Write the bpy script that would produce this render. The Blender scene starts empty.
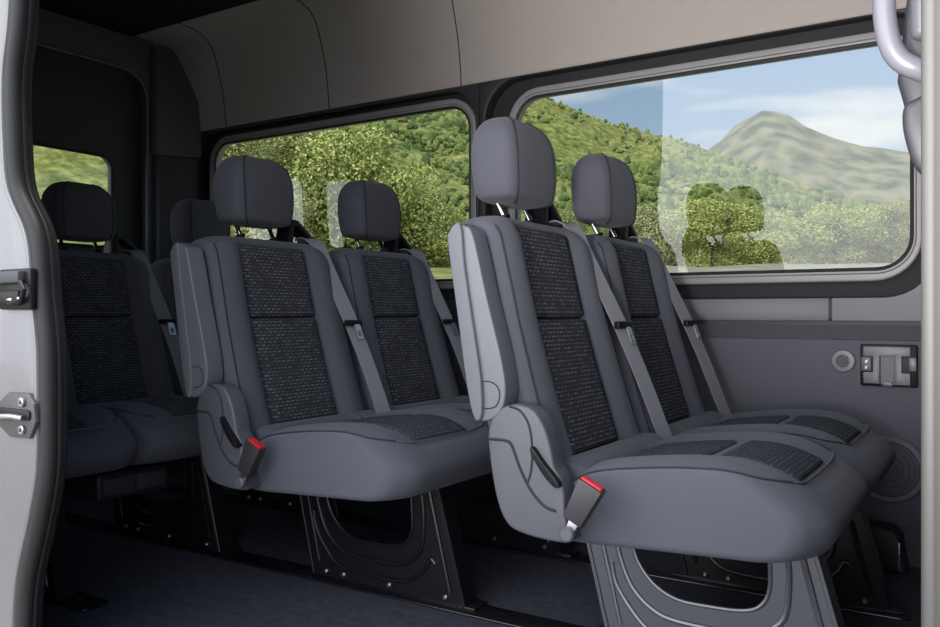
import bpy, bmesh, math, random
from mathutils import Vector, noise
random.seed(7)
C = bpy.context.scene.collection
R = math.radians
PI = math.pi

# ------------------------------------------------------------------ materials
def mat(name, col, rough=.6, metal=0., bump=0., bscale=60., var=0., vscale=6., sheen=0., coat=0., spec=.5):
    m = bpy.data.materials.new(name); m.use_nodes = True
    nt = m.node_tree; N = nt.nodes; L = nt.links
    b = N['Principled BSDF']
    b.inputs['Base Color'].default_value = (*col, 1)
    b.inputs['Roughness'].default_value = rough
    b.inputs['Metallic'].default_value = metal
    b.inputs['Sheen Weight'].default_value = sheen
    b.inputs['Coat Weight'].default_value = coat
    b.inputs['Specular IOR Level'].default_value = spec
    tc = N.new('ShaderNodeTexCoord')
    if bump:
        n = N.new('ShaderNodeTexNoise'); n.inputs['Scale'].default_value = bscale; n.inputs['Detail'].default_value = 3
        L.new(tc.outputs['Object'], n.inputs['Vector'])
        bp = N.new('ShaderNodeBump'); bp.inputs['Strength'].default_value = bump; bp.inputs['Distance'].default_value = .002
        L.new(n.outputs['Fac'], bp.inputs['Height']); L.new(bp.outputs['Normal'], b.inputs['Normal'])
    if var:
        n = N.new('ShaderNodeTexNoise'); n.inputs['Scale'].default_value = vscale; n.inputs['Detail'].default_value = 5
        L.new(tc.outputs['Object'], n.inputs['Vector'])
        r = N.new('ShaderNodeValToRGB')
        r.color_ramp.elements[0].position = .3; r.color_ramp.elements[1].position = .7
        r.color_ramp.elements[0].color = (*[c*(1-var) for c in col], 1)
        r.color_ramp.elements[1].color = (*[min(1, c*(1+var)) for c in col], 1)
        L.new(n.outputs['Fac'], r.inputs['Fac']); L.new(r.outputs['Color'], b.inputs['Base Color'])
    return m

def pattern_mat(name, axis, lo=(.033, .035, .042), hi=(.15, .155, .17)):
    """dark woven upholstery with rows of short pale dashes"""
    m = bpy.data.materials.new(name); m.use_nodes = True
    nt = m.node_tree; N = nt.nodes; L = nt.links; b = N['Principled BSDF']
    b.inputs['Roughness'].default_value = .9; b.inputs['Specular IOR Level'].default_value = .2
    tc = N.new('ShaderNodeTexCoord'); sp = N.new('ShaderNodeSeparateXYZ'); cb = N.new('ShaderNodeCombineXYZ')
    L.new(tc.outputs['Object'], sp.inputs[0])
    L.new(sp.outputs['Y'], cb.inputs['X']); L.new(sp.outputs[axis], cb.inputs['Y'])
    br = N.new('ShaderNodeTexBrick')
    br.inputs['Scale'].default_value = 1.0
    br.inputs['Brick Width'].default_value = .0175
    br.inputs['Row Height'].default_value = .0088
    br.inputs['Mortar Size'].default_value = .0029
    br.inputs['Mortar Smooth'].default_value = .25
    br.inputs['Color1'].default_value = (1, 1, 1, 1); br.inputs['Color2'].default_value = (.1, .1, .1, 1)
    br.inputs['Mortar'].default_value = (0, 0, 0, 1)
    L.new(cb.outputs[0], br.inputs['Vector'])
    r = N.new('ShaderNodeValToRGB')
    r.color_ramp.elements[0].color = (*lo, 1)
    r.color_ramp.elements[1].color = (*hi, 1)
    L.new(br.outputs['Color'], r.inputs['Fac']); L.new(r.outputs['Color'], b.inputs['Base Color'])
    bp = N.new('ShaderNodeBump'); bp.inputs['Strength'].default_value = .4; bp.inputs['Distance'].default_value = .002
    L.new(br.outputs['Color'], bp.inputs['Height']); L.new(bp.outputs['Normal'], b.inputs['Normal'])
    return m

M = {}
M['fabric'] = mat('seat_fabric', (.080, .084, .103), .88, bump=.25, bscale=900, sheen=.08, spec=.25)
M['head'] = mat('headrest_fabric', (.062, .064, .079), .85, bump=.3, bscale=900, sheen=.1, spec=.3)
M['patz'] = pattern_mat('patterned_fabric_upright', 'Z')
M['patx'] = pattern_mat('patterned_fabric_flat', 'X', (.040, .042, .052), (.105, .11, .125))  # paler ground than the backrest pattern: light on the cushions put into the colour
M['seam'] = mat('seam_thread', (.018, .019, .024), .8)
M['piping'] = mat('piping', (.11, .115, .13), .7)
M['cover'] = mat('grey_plastic', (.084, .087, .101), .45, bump=.15, bscale=700)
M['armpad'] = mat('armrest_vinyl', (.12, .124, .14), .6, bump=.15, bscale=500)
M['armhard'] = mat('armrest_plastic', (.128, .131, .147), .4, bump=.1, bscale=700)
M['black'] = mat('black_plastic', (.008, .008, .010), .45, spec=.25)
M['blackmat'] = mat('black_matt', (.012, .012, .014), .8)
M['buckle'] = mat('buckle_plastic', (.03, .03, .034), .4)
M['red'] = mat('red_button', (.55, .02, .03), .4)
M['chrome'] = mat('chrome', (.75, .75, .77), .15, 1)
M['steel'] = mat('steel', (.45, .45, .47), .35, 1)
M['belt'] = mat('belt_webbing', (.19, .195, .215), .8, bump=.3, bscale=600)
M['legdark'] = mat('black_painted_steel', (.007, .0072, .009), .28, .0, spec=.4)
M['leggrey'] = mat('grey_painted_steel', (.13, .134, .15), .32, .5)  # paler copy of the leg steel, with the door light put into its colour
M['rail'] = mat('black_rail', (.008, .008, .01), .25)
M['floor'] = mat('floor_carpet', (.044, .047, .062), .85, bump=.3, bscale=500, var=.25, vscale=40, spec=.2)
M['wall'] = mat('wall_vinyl', (.074, .077, .095), .7, bump=.25, bscale=500)
M['walltrim'] = mat('wall_trim_plastic', (.095, .098, .120), .5, bump=.1, bscale=600)
M['ledge'] = mat('ledge_plastic', (.05, .052, .064), .6)
M['dark'] = mat('dark_trim', (.018, .018, .021), .6, bump=.1, bscale=400)
M['darkwall'] = mat('dark_wall', (.062, .064, .074), .7)
M['reardoor'] = mat('rear_door_panel', (.036, .037, .043), .7)
M['liner'] = mat('headliner_felt', (.33, .30, .28), .9, bump=.35, bscale=450, spec=.1)
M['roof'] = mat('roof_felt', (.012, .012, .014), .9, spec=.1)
M['ring'] = mat('window_ring', (.22, .215, .215), .45)
M['rubber'] = mat('rubber_seal', (.016, .016, .017), .55, spec=.35, bump=.1, bscale=300)
M['paint'] = mat('silver_paint', (.18, .18, .185), .35, .3, coat=.2)
M['paintgrey'] = mat('silver_paint_aged', (.085, .083, .079), .6, .1)  # darker, rougher version of the silver for the front pillar
M['striker'] = mat('striker_zinc', (.075, .075, .075), .5, .3)
M['handle'] = mat('handle_plastic', (.115, .115, .14), .35)
M['pillarpad'] = mat('pillar_plastic', (.026, .026, .033), .5)
M['white'] = mat('white_mark', (.8, .8, .8), .6)
M['grille'] = mat('speaker_grille', (.055, .058, .07), .6)
M['pave'] = mat('pavement', (.42, .40, .37), .9, var=.12, vscale=1.5)
M['bark'] = mat('bark', (.09, .06, .04), .9, var=.3)

def glass_mat():
    m = bpy.data.materials.new('window_glass'); m.use_nodes = True
    nt = m.node_tree; N = nt.nodes; L = nt.links; N.remove(N['Principled BSDF'])
    o = N['Material Output']
    t = N.new('ShaderNodeBsdfTransparent'); t.inputs['Color'].default_value = (.80, .84, .82, 1)
    g = N.new('ShaderNodeBsdfGlossy'); g.inputs['Roughness'].default_value = 0.0
    ge = N.new('ShaderNodeNewGeometry'); dt = N.new('ShaderNodeVectorMath'); dt.operation = 'DOT_PRODUCT'
    L.new(ge.outputs['Normal'], dt.inputs[0]); L.new(ge.outputs['Incoming'], dt.inputs[1])
    def math_(op, a, b_=None):
        q = N.new('ShaderNodeMath'); q.operation = op
        for i, vv in enumerate((a, b_)):
            if vv is None: continue
            if isinstance(vv, (int, float)): q.inputs[i].default_value = vv
            else: L.new(vv, q.inputs[i])
        return q.outputs[0]
    ab = math_('ABSOLUTE', dt.outputs['Value'])
    sch = math_('POWER', math_('SUBTRACT', 1.0, ab), 5.0)
    fac = math_('ADD', math_('MULTIPLY', sch, .9), .070)
    x = N.new('ShaderNodeMixShader')
    L.new(fac, x.inputs[0])
    L.new(t.outputs[0], x.inputs[1]); L.new(g.outputs[0], x.inputs[2]); L.new(x.outputs[0], o.inputs['Surface'])
    return m
M['glass'] = glass_mat()

def leaf_mat(name, cols):
    m = bpy.data.materials.new(name); m.use_nodes = True
    nt = m.node_tree; N = nt.nodes; L = nt.links; b = N['Principled BSDF']
    b.inputs['Roughness'].default_value = .7; b.inputs['Specular IOR Level'].default_value = .2
    g = N.new('ShaderNodeNewGeometry'); r = N.new('ShaderNodeValToRGB')
    r.color_ramp.elements[0].color = (*cols[0], 1); r.color_ramp.elements[1].color = (*cols[-1], 1)
    for i, c in enumerate(cols[1:-1]):
        e = r.color_ramp.elements.new((i+1)/(len(cols)-1)); e.color = (*c, 1)
    L.new(g.outputs['Random Per Island'], r.inputs['Fac']); L.new(r.outputs['Color'], b.inputs['Base Color'])
    return m
M['leaf_bright'] = leaf_mat('leaves_bright', [(.16, .19, .05), (.31, .35, .10), (.46, .48, .17)])
M['leaf_mid'] = leaf_mat('leaves_mid', [(.12, .15, .04), (.26, .28, .10), (.44, .45, .19)])
M['leaf_pale'] = leaf_mat('leaves_pale', [(.20, .22, .09), (.30, .31, .14), (.40, .40, .20)])
M['shrub'] = leaf_mat('hill_shrubs', [(.045, .07, .022), (.08, .12, .03), (.12, .16, .04), (.18, .21, .06)])

def terrain_mat():
    m = bpy.data.materials.new('hillside'); m.use_nodes = True
    nt = m.node_tree; N = nt.nodes; L = nt.links; b = N['Principled BSDF']
    b.inputs['Roughness'].default_value = 1; b.inputs['Specular IOR Level'].default_value = 0
    tc = N.new('ShaderNodeTexCoord')
    def noise_(s, d=6):
        n = N.new('ShaderNodeTexNoise'); n.inputs['Scale'].default_value = s; n.inputs['Detail'].default_value = d
        n.inputs['Roughness'].default_value = .65
        L.new(tc.outputs['Object'], n.inputs['Vector']); return n
    def ramp(src, stops):
        r = N.new('ShaderNodeValToRGB'); e = r.color_ramp.elements
        e[0].position, e[1].position = stops[0][0], stops[-1][0]
        e[0].color = (*stops[0][1], 1); e[1].color = (*stops[-1][1], 1)
        for p, c in stops[1:-1]:
            k = e.new(p); k.color = (*c, 1)
        L.new(src, r.inputs['Fac']); return r
    def mix(f, a, bb):
        x = N.new('ShaderNodeMix'); x.data_type = 'RGBA'
        L.new(f, x.inputs[0]); L.new(a, x.inputs[6]); L.new(bb, x.inputs[7]); return x.outputs[2]
    fine = ramp(noise_(1.1, 9).outputs['Fac'], [(.36, (.05, .075, .018)), (.5, (.135, .15, .045)), (.64, (.25, .27, .09))])
    big = ramp(noise_(.035, 5).outputs['Fac'], [(.42, (0, 0, 0)), (.62, (1, 1, 1))])
    dry = ramp(noise_(.6, 8).outputs['Fac'], [(.3, (.13, .15, .05)), (.7, (.34, .31, .16))])
    at = N.new('ShaderNodeAttribute'); at.attribute_name = 'zone'     # r: dry top, g: sand flat, b: far mountain
    sp = N.new('ShaderNodeSeparateColor'); L.new(at.outputs['Color'], sp.inputs[0])
    mm = N.new('ShaderNodeMath'); mm.operation = 'MULTIPLY'; mm.inputs[1].default_value = .35
    L.new(big.outputs['Color'], mm.inputs[0])
    c1 = mix(mm.outputs[0], fine.outputs['Color'], dry.outputs['Color'])
    c2 = mix(sp.outputs[0], c1, dry.outputs['Color'])
    sand = ramp(noise_(.8, 6).outputs['Fac'], [(.35, (.17, .155, .12)), (.66, (.27, .25, .20))])
    c3 = mix(sp.outputs[1], c2, sand.outputs['Color'])
    mnt = ramp(noise_(.11, 9).outputs['Fac'], [(.40, (.05, .07, .045)), (.60, (.19, .18, .11))])
    c4 = mix(sp.outputs[2], c3, mnt.outputs['Color'])
    L.new(c4, b.inputs['Base Color'])
    return m
M['terrain'] = terrain_mat()

# ------------------------------------------------------------------ mesh helpers
OFF = Vector((0, 0, 0))
def finish(name, bm, m, parent=None, sharp=35, smooth=True):
    me = bpy.data.meshes.new(name)
    bmesh.ops.recalc_face_normals(bm, faces=bm.faces)
    if OFF.length: bmesh.ops.translate(bm, verts=bm.verts, vec=-OFF)
    bm.to_mesh(me); bm.free()
    me.materials.append(m)
    if smooth:
        me.shade_smooth(); me.set_sharp_from_angle(angle=R(sharp))
    o = bpy.data.objects.new(name, me); C.objects.link(o)
    if parent is not None: o.parent = parent
    return o

def add_prism(bm, loop, holes, f, a, b, bevel=0., seg=2, hole_bevel=True):
    """polygon (2D loop with holes) extruded from a to b; f(u, v, w) -> 3D"""
    start = set(bm.verts)
    if not holes:
        vs = [bm.verts.new(f(u, v, a)) for u, v in loop]
        faces = [bm.faces.new(vs)]
    else:
        es = []
        for lp in [loop]+holes:
            vs = [bm.verts.new(f(u, v, a)) for u, v in lp]
            es += [bm.edges.new((vs[i], vs[(i+1) % len(vs)])) for i in range(len(vs))]
        faces = [g for g in bmesh.ops.triangle_fill(bm, edges=es, use_beauty=True)['geom'] if isinstance(g, bmesh.types.BMFace)]
    r = bmesh.ops.extrude_face_region(bm, geom=faces)
    d = Vector(f(0, 0, b))-Vector(f(0, 0, a))
    nv = [g for g in r['geom'] if isinstance(g, bmesh.types.BMVert)]
    bmesh.ops.translate(bm, verts=nv, vec=d)
    new = [v for v in bm.verts if v not in start]
    bmesh.ops.recalc_face_normals(bm, faces=list({fc for v in new for fc in v.link_faces}))
    if bevel:
        n = d.normalized()
        eds = set()
        for v in new:
            for e in v.link_edges:
                if len(e.link_faces) == 2:
                    n1, n2 = e.link_faces[0].normal, e.link_faces[1].normal
                    if (abs(n1.dot(n)) > .9) != (abs(n2.dot(n)) > .9): eds.add(e)
        bmesh.ops.bevel(bm, geom=list(eds), offset=bevel, segments=seg, profile=.5, affect='EDGES', clamp_overlap=True)
    return bm

XZ = lambda u, v, w: (u, w, v)
YZ = lambda u, v, w: (w, u, v)
XY = lambda u, v, w: (u, v, w)

def add_box(bm, x0, x1, y0, y1, z0, z1, bevel=0., seg=2, mtx=None):
    r = bmesh.ops.create_cube(bm, size=1)
    vs = r['verts']
    for v in vs:
        v.co = Vector(((x0+x1)/2+v.co.x*(x1-x0), (y0+y1)/2+v.co.y*(y1-y0), (z0+z1)/2+v.co.z*(z1-z0)))
    if bevel:
        es = list({e for v in vs for e in v.link_edges})
        bmesh.ops.bevel(bm, geom=es, offset=bevel, segments=seg, profile=.5, affect='EDGES', clamp_overlap=True)
    return bm

def catmull(pts, n=6, closed=False):
    P = [Vector(p) for p in pts]; out = []; k = len(P)
    rng = range(k) if closed else range(k-1)
    for i in rng:
        g = lambda j: P[j % k] if closed else P[max(0, min(k-1, j))]
        p0, p1, p2, p3 = g(i-1), g(i), g(i+1), g(i+2)
        for s in range(n):
            t = s/n
            out.append(.5*((2*p1)+(p2-p0)*t+(2*p0-5*p1+4*p2-p3)*t*t+(3*p1-p0-3*p2+p3)*t**3))
    if not closed: out.append(P[-1])
    return out

def add_tube(bm, pts, r, seg=8, closed=False, flat=None):
    """tube along pts; flat=(a, b) half sizes for an oval section"""
    P = [Vector(p) for p in pts]; n = len(P); rings = []
    up = None
    for i in range(n):
        if closed: t = (P[(i+1) % n]-P[i-1]).normalized()
        else: t = (P[min(n-1, i+1)]-P[max(0, i-1)]).normalized()
        if up is None:
            up = Vector((0, 0, 1)) if abs(t.z) < .9 else Vector((1, 0, 0))
        up = (up-t*up.dot(t)).normalized()
        sd = t.cross(up)
        a, b = flat if flat else (r, r)
        rings.append([bm.verts.new(P[i]+sd*(a*math.cos(2*PI*k/seg))+up*(b*math.sin(2*PI*k/seg))) for k in range(seg)])
    m = n if closed else n-1
    for i in range(m):
        A, B = rings[i], rings[(i+1) % n]
        for k in range(seg):
            bm.faces.new((A[k], A[(k+1) % seg], B[(k+1) % seg], B[k]))
    if not closed:
        bm.faces.new(rings[0][::-1]); bm.faces.new(rings[-1])
    return bm

def add_loft(bm, rings, cap=True):
    V = [[bm.verts.new(p) for p in r] for r in rings]; k = len(V[0])
    for A, B in zip(V, V[1:]):
        for i in range(k):
            bm.faces.new((A[i], A[(i+1) % k], B[(i+1) % k], B[i]))
    if cap:
        bm.faces.new(V[0][::-1]); bm.faces.new(V[-1])
    return bm

def add_disc(bm, c, axis, r, t, bevel=.0, seg=28):
    """short cylinder centred at c along axis"""
    axis = Vector(axis).normalized()
    a = axis.orthogonal().normalized(); b = axis.cross(a)
    c = Vector(c)
    prof = [(r-bevel, -t/2), (r, -t/2+bevel), (r, t/2-bevel), (r-bevel, t/2)] if bevel else [(r, -t/2), (r, t/2)]
    add_loft(bm, [[c+axis*h+(a*math.cos(2*PI*i/seg)+b*math.sin(2*PI*i/seg))*q for i in range(seg)] for q, h in prof])
    return bm

def rrect(x0, x1, z0, z1, r, n=8):
    out = []
    rs = r if isinstance(r, (list, tuple)) else [r]*4           # bl, br, tr, tl
    for (cx, cz, a, q) in ((x0+rs[0], z0+rs[0], PI, rs[0]), (x1-rs[1], z0+rs[1], 1.5*PI, rs[1]), (x1-rs[2], z1-rs[2], 0, rs[2]), (x0+rs[3], z1-rs[3], .5*PI, rs[3])):
        for i in range(n+1):
            t = a+i/n*PI/2
            out.append((cx+q*math.cos(t), cz+q*math.sin(t)))
    return out

def lerp_tab(tab, x):
    if x <= tab[0][0]: return tab[0][1]
    for (a, b), (c, d) in zip(tab, tab[1:]):
        if x <= c: return b+(d-b)*(x-a)/(c-a)
    return tab[-1][1]
def sstep(a, b, x):
    t = max(0, min(1, (x-a)/(b-a))); return t*t*(3-2*t)

def empty(name, loc, label=None, cat=None, group=None):
    o = bpy.data.objects.new(name, None); C.objects.link(o); o.location = loc
    o.empty_display_size = .1
    tag(o, label, cat, group); return o
def tag(o, label=None, cat=None, group=None, kind=None):
    if label: o['label'] = label
    if cat: o['category'] = cat
    if group: o['group'] = group
    if kind: o['kind'] = kind
    return o
def struct(o): o['kind'] = 'structure'; return o

# ------------------------------------------------------------------ the seat (built at its place in the front row)
YC = 1.68
FRONT = [(.36, -.728), (.42, -.752), (.55, -.794), (.693, -.836), (.80, -.862), (.885, -.882)]
def fx(z): return lerp_tab(FRONT, z)

def inset_loop(pts, d):
    n = len(pts); out = []
    area = sum(pts[i].x*pts[(i+1) % n].y-pts[(i+1) % n].x*pts[i].y for i in range(n))
    sgn = 1 if area > 0 else -1
    for i in range(n):
        t = (pts[(i+1) % n]-pts[i-1]).normalized()
        nrm = Vector((-t.y, t.x))*sgn
        out.append(pts[i]+nrm*d)
    return out

def swept_body(profile, hw, edge_r, warp, yc=YC, n_mid=22):
    """closed XZ profile swept across the seat's width with rounded side edges"""
    ys = []
    for i in range(7):
        a = i/6*PI/2
        ys.append((-hw+edge_r*(1-math.sin(a)) if False else -hw+edge_r*(1-math.cos(a)), edge_r*(1-math.sin(a))))
    mid = [(-hw+edge_r+(2*hw-2*edge_r)*i/n_mid, 0) for i in range(1, n_mid)]
    st = ys+mid+[(-y, d) for y, d in ys[::-1]]
    rings = []
    for y, d in st:
        lp = inset_loop(profile, d)
        rings.append([warp(Vector((p.x, yc+y, p.y)), y, i) for i, p in enumerate(lp)])
    bm = bmesh.new(); add_loft(bm, rings); return bm

back_ctrl = [(-.738, .352), (-.728, .375), (-.752, .42), (-.794, .55), (-.836, .693), (-.862, .80), (-.882, .885), (-.892, .903), (-.910, .913),
             (-.945, .914), (-.972, .904), (-.986, .878), (-.968, .80), (-.945, .693), (-.908, .55), (-.872, .42), (-.855, .37), (-.83, .348), (-.78, .344)]
back_prof = [Vector((p.x, p.y)) for p in catmull([(x, z, 0) for x, z in back_ctrl], 5, True)]
def back_warp(hw):
    def w(p, y, i):
        z = p.z
        front = 1.0 if p.x > fx(min(.885, max(.36, z)))-.045 else 0.
        if front:
            f = sstep(.345, .40, z)*(1-sstep(.86, .93, z))
            ay = abs(y)
            b = .026*sstep(.128, .165, ay)*(1-.55*sstep(.185, hw, ay))-.012*(1-sstep(.12, .134, ay))
            p.x += b*f
        ay = abs(y)
        p.z -= .024*max(0, (ay-.11)/(hw-.11))**3.2*sstep(.72, .93, z)
        # sides lean in a little towards the top
        p.y -= (.012 if y > 0 else -.012)*sstep(.45, .92, z)*min(1, ay/hw)
        return p
    return w

cush_ctrl = [(-.765, .33), (-.745, .355), (-.71, .378), (-.655, .415), (-.56, .433), (-.46, .443), (-.39, .442), (-.335, .428), (-.296, .408), (-.258, .384),
             (-.236, .355), (-.240, .325), (-.262, .298), (-.31, .287), (-.42, .283), (-.56, .277), (-.69, .272), (-.75, .283)]
cush_prof = [Vector((p.x, p.y)) for p in catmull([(x, z, 0) for x, z in cush_ctrl], 5, True)]
def cush_warp(hw, dish=True):
    def w(p, y, i):
        ay = abs(y); z = p.z
        if p.x > -.45:
            p.x -= (.055 if y*near_sign < 0 else .022)*max(0, (ay-.15)/(hw-.15))**2.4*sstep(-.45, -.25, p.x)
        k = sstep(.365, .395, z)*(1-sstep(-.315, -.262, p.x))*sstep(-.72, -.66, p.x)
        if k > 0:
            p.z += .005*sstep(.13, .17, ay)*(1-sstep(.19, hw, ay))*k
            if dish: p.z -= .010*(1-sstep(.115, .135, ay))*k
            p.z -= .004*sstep(.19, hw, ay)*k
        return p
    return w

def pad(curve, y0, y1, lift, edge=.014, ny=14, base=-.012, mat_=None):
    """upholstered insert following an XZ curve, pillowy, sinking at its edges"""
    cs = [Vector(c) for c in curve]; n = len(cs); bm = bmesh.new(); rows = []
    L = [0]
    for a, b in zip(cs, cs[1:]): L.append(L[-1]+(b-a).length)
    for i in range(n):
        t = (cs[min(n-1, i+1)]-cs[max(0, i-1)]).normalized()
        nr = Vector((t.y, -t.x))
        if nr.y < -.2: nr = -nr
        row = []
        for j in range(ny+1):
            u = j/ny
            y = y0+(y1-y0)*u
            e = min(L[i], L[-1]-L[i], (y-y0), (y1-y))/edge
            h = base+(lift-base)*math.sqrt(max(0, 1-(1-min(1, e))**2))
            q = cs[i]+nr*h
            row.append(bm.verts.new((q.x, y, q.y)))
        rows.append(row)
    for a, b in zip(rows, rows[1:]):
        for j in range(ny): bm.faces.new((a[j], a[j+1], b[j+1], b[j]))
    bd = [e for e in bm.edges if len(e.link_faces) == 1]
    r = bmesh.ops.extrude_edge_only(bm, edges=bd)
    mid = sum((c for c in cs), Vector((0, 0)))/n
    t = (cs[-1]-cs[0]).normalized(); nr = Vector((t.y, -t.x))
    if nr.y < -.2: nr = -nr
    for v in [g for g in r['geom'] if isinstance(g, bmesh.types.BMVert)]:
        v.co.x -= nr.x*.01; v.co.z -= nr.y*.01
    return bm

def subcurve(fn, a, b, n):
    return [fn(a+(b-a)*i/n) for i in range(n+1)]
def dense_ends(a, b, n, e):
    L = [a, a+(b-a)*e*.12, a+(b-a)*e*.3, a+(b-a)*e*.6, a+(b-a)*e]
    L += [a+(b-a)*(e+(1-2*e)*i/n) for i in range(1, n)]
    return L+[b-(b-a)*e, b-(b-a)*e*.6, b-(b-a)*e*.3, b-(b-a)*e*.12, b]

# smooth front curve of the backrest, from low to high, and top curve of the cushion, rear to front
def back_curve(z): return (fx(z), z)
ctop = catmull([(x, z, 0) for x, z in cush_ctrl[2:12]], 8)
def cush_curve_range(x0, x1):
    return [(p.x, p.y) for p in ctop if x0 <= p.x <= x1]

def headrest_rings():
    rings = []
    # z, half depth, half width, centre x
    tab = [(.950, .018, .050, -.950), (.953, .034, .074, -.950), (.959, .050, .096, -.950), (.970, .058, .106, -.951), (1.00, .063, .112, -.952),
           (1.04, .065, .115, -.954), (1.08, .063, .113, -.956), (1.107, .057, .106, -.958), (1.128, .046, .092, -.959), (1.141, .033, .075, -.961), (1.148, .018, .05, -.962), (1.150, .006, .02, -.962)]
    P = catmull([(a, b, c) for a, b, c, d in tab], 3)
    X = catmull([(d, 0, 0) for a, b, c, d in tab], 3)
    for p, x in zip(P, X):
        ring = []
        for k in range(48):
            t = 2*PI*k/48; cc, ss = math.cos(t), math.sin(t); n = 2/4.2
            ring.append(Vector((x.x+p.y*math.copysign(abs(cc)**n, cc), YC+p.z*math.copysign(abs(ss)**n, ss), p.x)))
        rings.append(ring)
    return rings

near_sign = 1
def build_seat(name, side_kit, leg_material):
    """returns the Empty; its parts are its children"""
    global OFF, near_sign
    near_sign = 1 if side_kit else -1
    OFF = Vector((-.6, YC, 0))
    root = empty(name, (-.6, YC, 0))
    hw = .238
    # backrest
    bm = swept_body(back_prof, hw, .022, back_warp(hw)); br = finish('backrest', bm, M['fabric'], root, 60)
    for a, b in ((.413, .693), (.6955, .893)):
        zs = dense_ends(a, b, 12, .06)
        cv = [back_curve(z) if z < .885 else (fx(.885)-.004-(z-.885)*.5, z) for z in zs]
        finish('patterned_panel', pad(cv, YC-.131, YC+.133, .006, edge=.009), M['patz'], br, 60)
    for sd in (-1, 1):
        pts = []
        for i in range(28):
            z = .385+.513*i/27
            pts.append((fx(z)+.0140-.012*sstep(.875, .9, z), YC+sd*(.223-.012*sstep(.45, .92, z)), z-.024*((.213-.11)/(hw-.11))**3.2*sstep(.72, .93, z)))
        bm = bmesh.new(); add_tube(bm, pts, .0022, 6); finish('seam', bm, M['seam'], br)
    # cushion
    hw2 = .2445
    bm = swept_body(cush_prof, hw2, .014, cush_warp(hw2)); cu = finish('seat_cushion', bm, M['fabric'], root, 60)
    finish('patterned_panel', pad(cush_curve_range(-.655, -.470), YC-.128, YC+.128, -.0035, edge=.008, base=-.016), M['patx'], cu, 60)
    finish('patterned_panel', pad(cush_curve_range(-.467, -.299), YC-.128, YC+.128, -.0035, edge=.008, base=-.016), M['patx'], cu, 60)
    def top_z(x):
        for a, b in zip(ctop, ctop[1:]):
            if a.x <= x <= b.x: return a.y+(b.y-a.y)*(x-a.x)/max(1e-6, b.x-a.x)
        return ctop[-1].y
    half = [(-.69, .2405), (-.64, .2405), (-.56, .2405), (-.48, .2405), (-.42, .2400), (-.37, .2365), (-.335, .226), (-.312, .205), (-.300, .175), (-.296, .13)]
    flat = catmull([(x, -y, 0) for x, y in half]+[(-.294, 0, 0)]+[(x, y, 0) for x, y in half[::-1]], 4)
    pts = []
    for p in flat:
        e = max(0, abs(p.y)-(hw2-.014))/.014
        q = cush_warp(hw2, False)(Vector((p.x, YC+p.y, top_z(p.x)-.0155*(1-math.sqrt(max(0, 1-e*e))))), p.y, 0)
        q.z += .0012; pts.append(q)
    k1 = [q for q, p in zip(pts, flat) if p.y < -.17]; k2 = [q for q, p in zip(pts, flat) if abs(p.y) <= .185]; k3 = [q for q, p in zip(pts, flat) if p.y > .17]
    for k in (k1, k3):
        bm = bmesh.new(); add_tube(bm, k, .0021, 6); finish('side_seam', bm, M['seam'], cu)
    bm = bmesh.new(); add_tube(bm, k2, .0024, 6); finish('front_piping', bm, M['piping'], cu)
    # padded roll between cushion and backrest
    for (ya, yb) in ((-.215, .115), (.122, .150), (.157, .225)):
        bm = bmesh.new(); rings = []
        for i in range(13):
            y = ya+(yb-ya)*i/12
            e = min(y-ya, yb-y)/.022
            s = math.sqrt(max(.02, 1-(1-min(1, e))**2))*.25+.75
            rings.append([Vector((-.708+.050*s*math.cos(2*PI*k/20), YC+y, .388+.037*s*math.sin(2*PI*k/20))) for k in range(20)])
        add_loft(bm, rings)
        finish('rear_roll', bm, M['fabric'], root)
    # headrest
    bm = bmesh.new(); add_loft(bm, headrest_rings()); hd = finish('headrest', bm, M['head'], root, 60)
    for sd in (-1, 1):
        bm = bmesh.new(); pts = []
        for r in headrest_rings()[2:-3]:
            k = 5 if sd > 0 else 43
            p = r[k].copy(); pts.append(p+Vector((.001, sd*.001, 0)))
        add_tube(bm, pts, .0022, 6)
        finish('seam', bm, M['seam'], hd)
    for y in (-.062, .062):
        bm = bmesh.new(); add_tube(bm, [(-.934, YC+y, .900), (-.966, YC+y, .962)], .0062, 12); finish('headrest_post', bm, M['chrome'], hd)
        bm = bmesh.new(); add_disc(bm, (-.944, YC+y, .920), (-.4, 0, 1), .013, .008, .002); finish('post_sleeve', bm, M['black'], hd)
    # belt guide on the shoulder
    bm = bmesh.new()
    add_prism(bm, [(YC+.108, .885), (YC+.124, .978), (YC+.132, .986), (YC+.160, .984), (YC+.214, .944), (YC+.222, .930), (YC+.224, .880)], [[(YC+.138, .916), (YC+.144, .966), (YC+.158, .965), (YC+.203, .932), (YC+.206, .916)]], YZ, -.992, -.938, .004, 2)
    finish('belt_guide', bm, M['black'], root)
    # belt
    def strap(pts, w, t, nm, par):
        bm = bmesh.new(); P = catmull(pts, 6); V = []
        for i, p in enumerate(P):
            d = (P[min(len(P)-1, i+1)]-P[max(0, i-1)]).normalized()
            sdir = Vector((.35, 1, 0)); sdir = (sdir-d*sdir.dot(d)).normalized()
            nn = d.cross(sdir)
            V.append([p+sdir*w/2+nn*t/2, p-sdir*w/2+nn*t/2, p-sdir*w/2-nn*t/2, p+sdir*w/2-nn*t/2])
        add_loft(bm, V); return finish(nm, bm, M['belt'], par, 30)
    bpts = [(-.955, YC+.178, .922), (-.925, YC+.185, .930), (-.893, YC+.191, .912), (-.862, YC+.198, .845), (-.786, YC+.222, .677), (-.735, YC+.238, .55), (-.69, YC+.247, .43), (-.678, YC+.25, .40)]
    bl = strap(bpts, .048, .003, 'seat_belt', root)
    bm = bmesh.new()
    add_box(bm, -.030, .030, -.008, .008, -.009, .009, .004)
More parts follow.
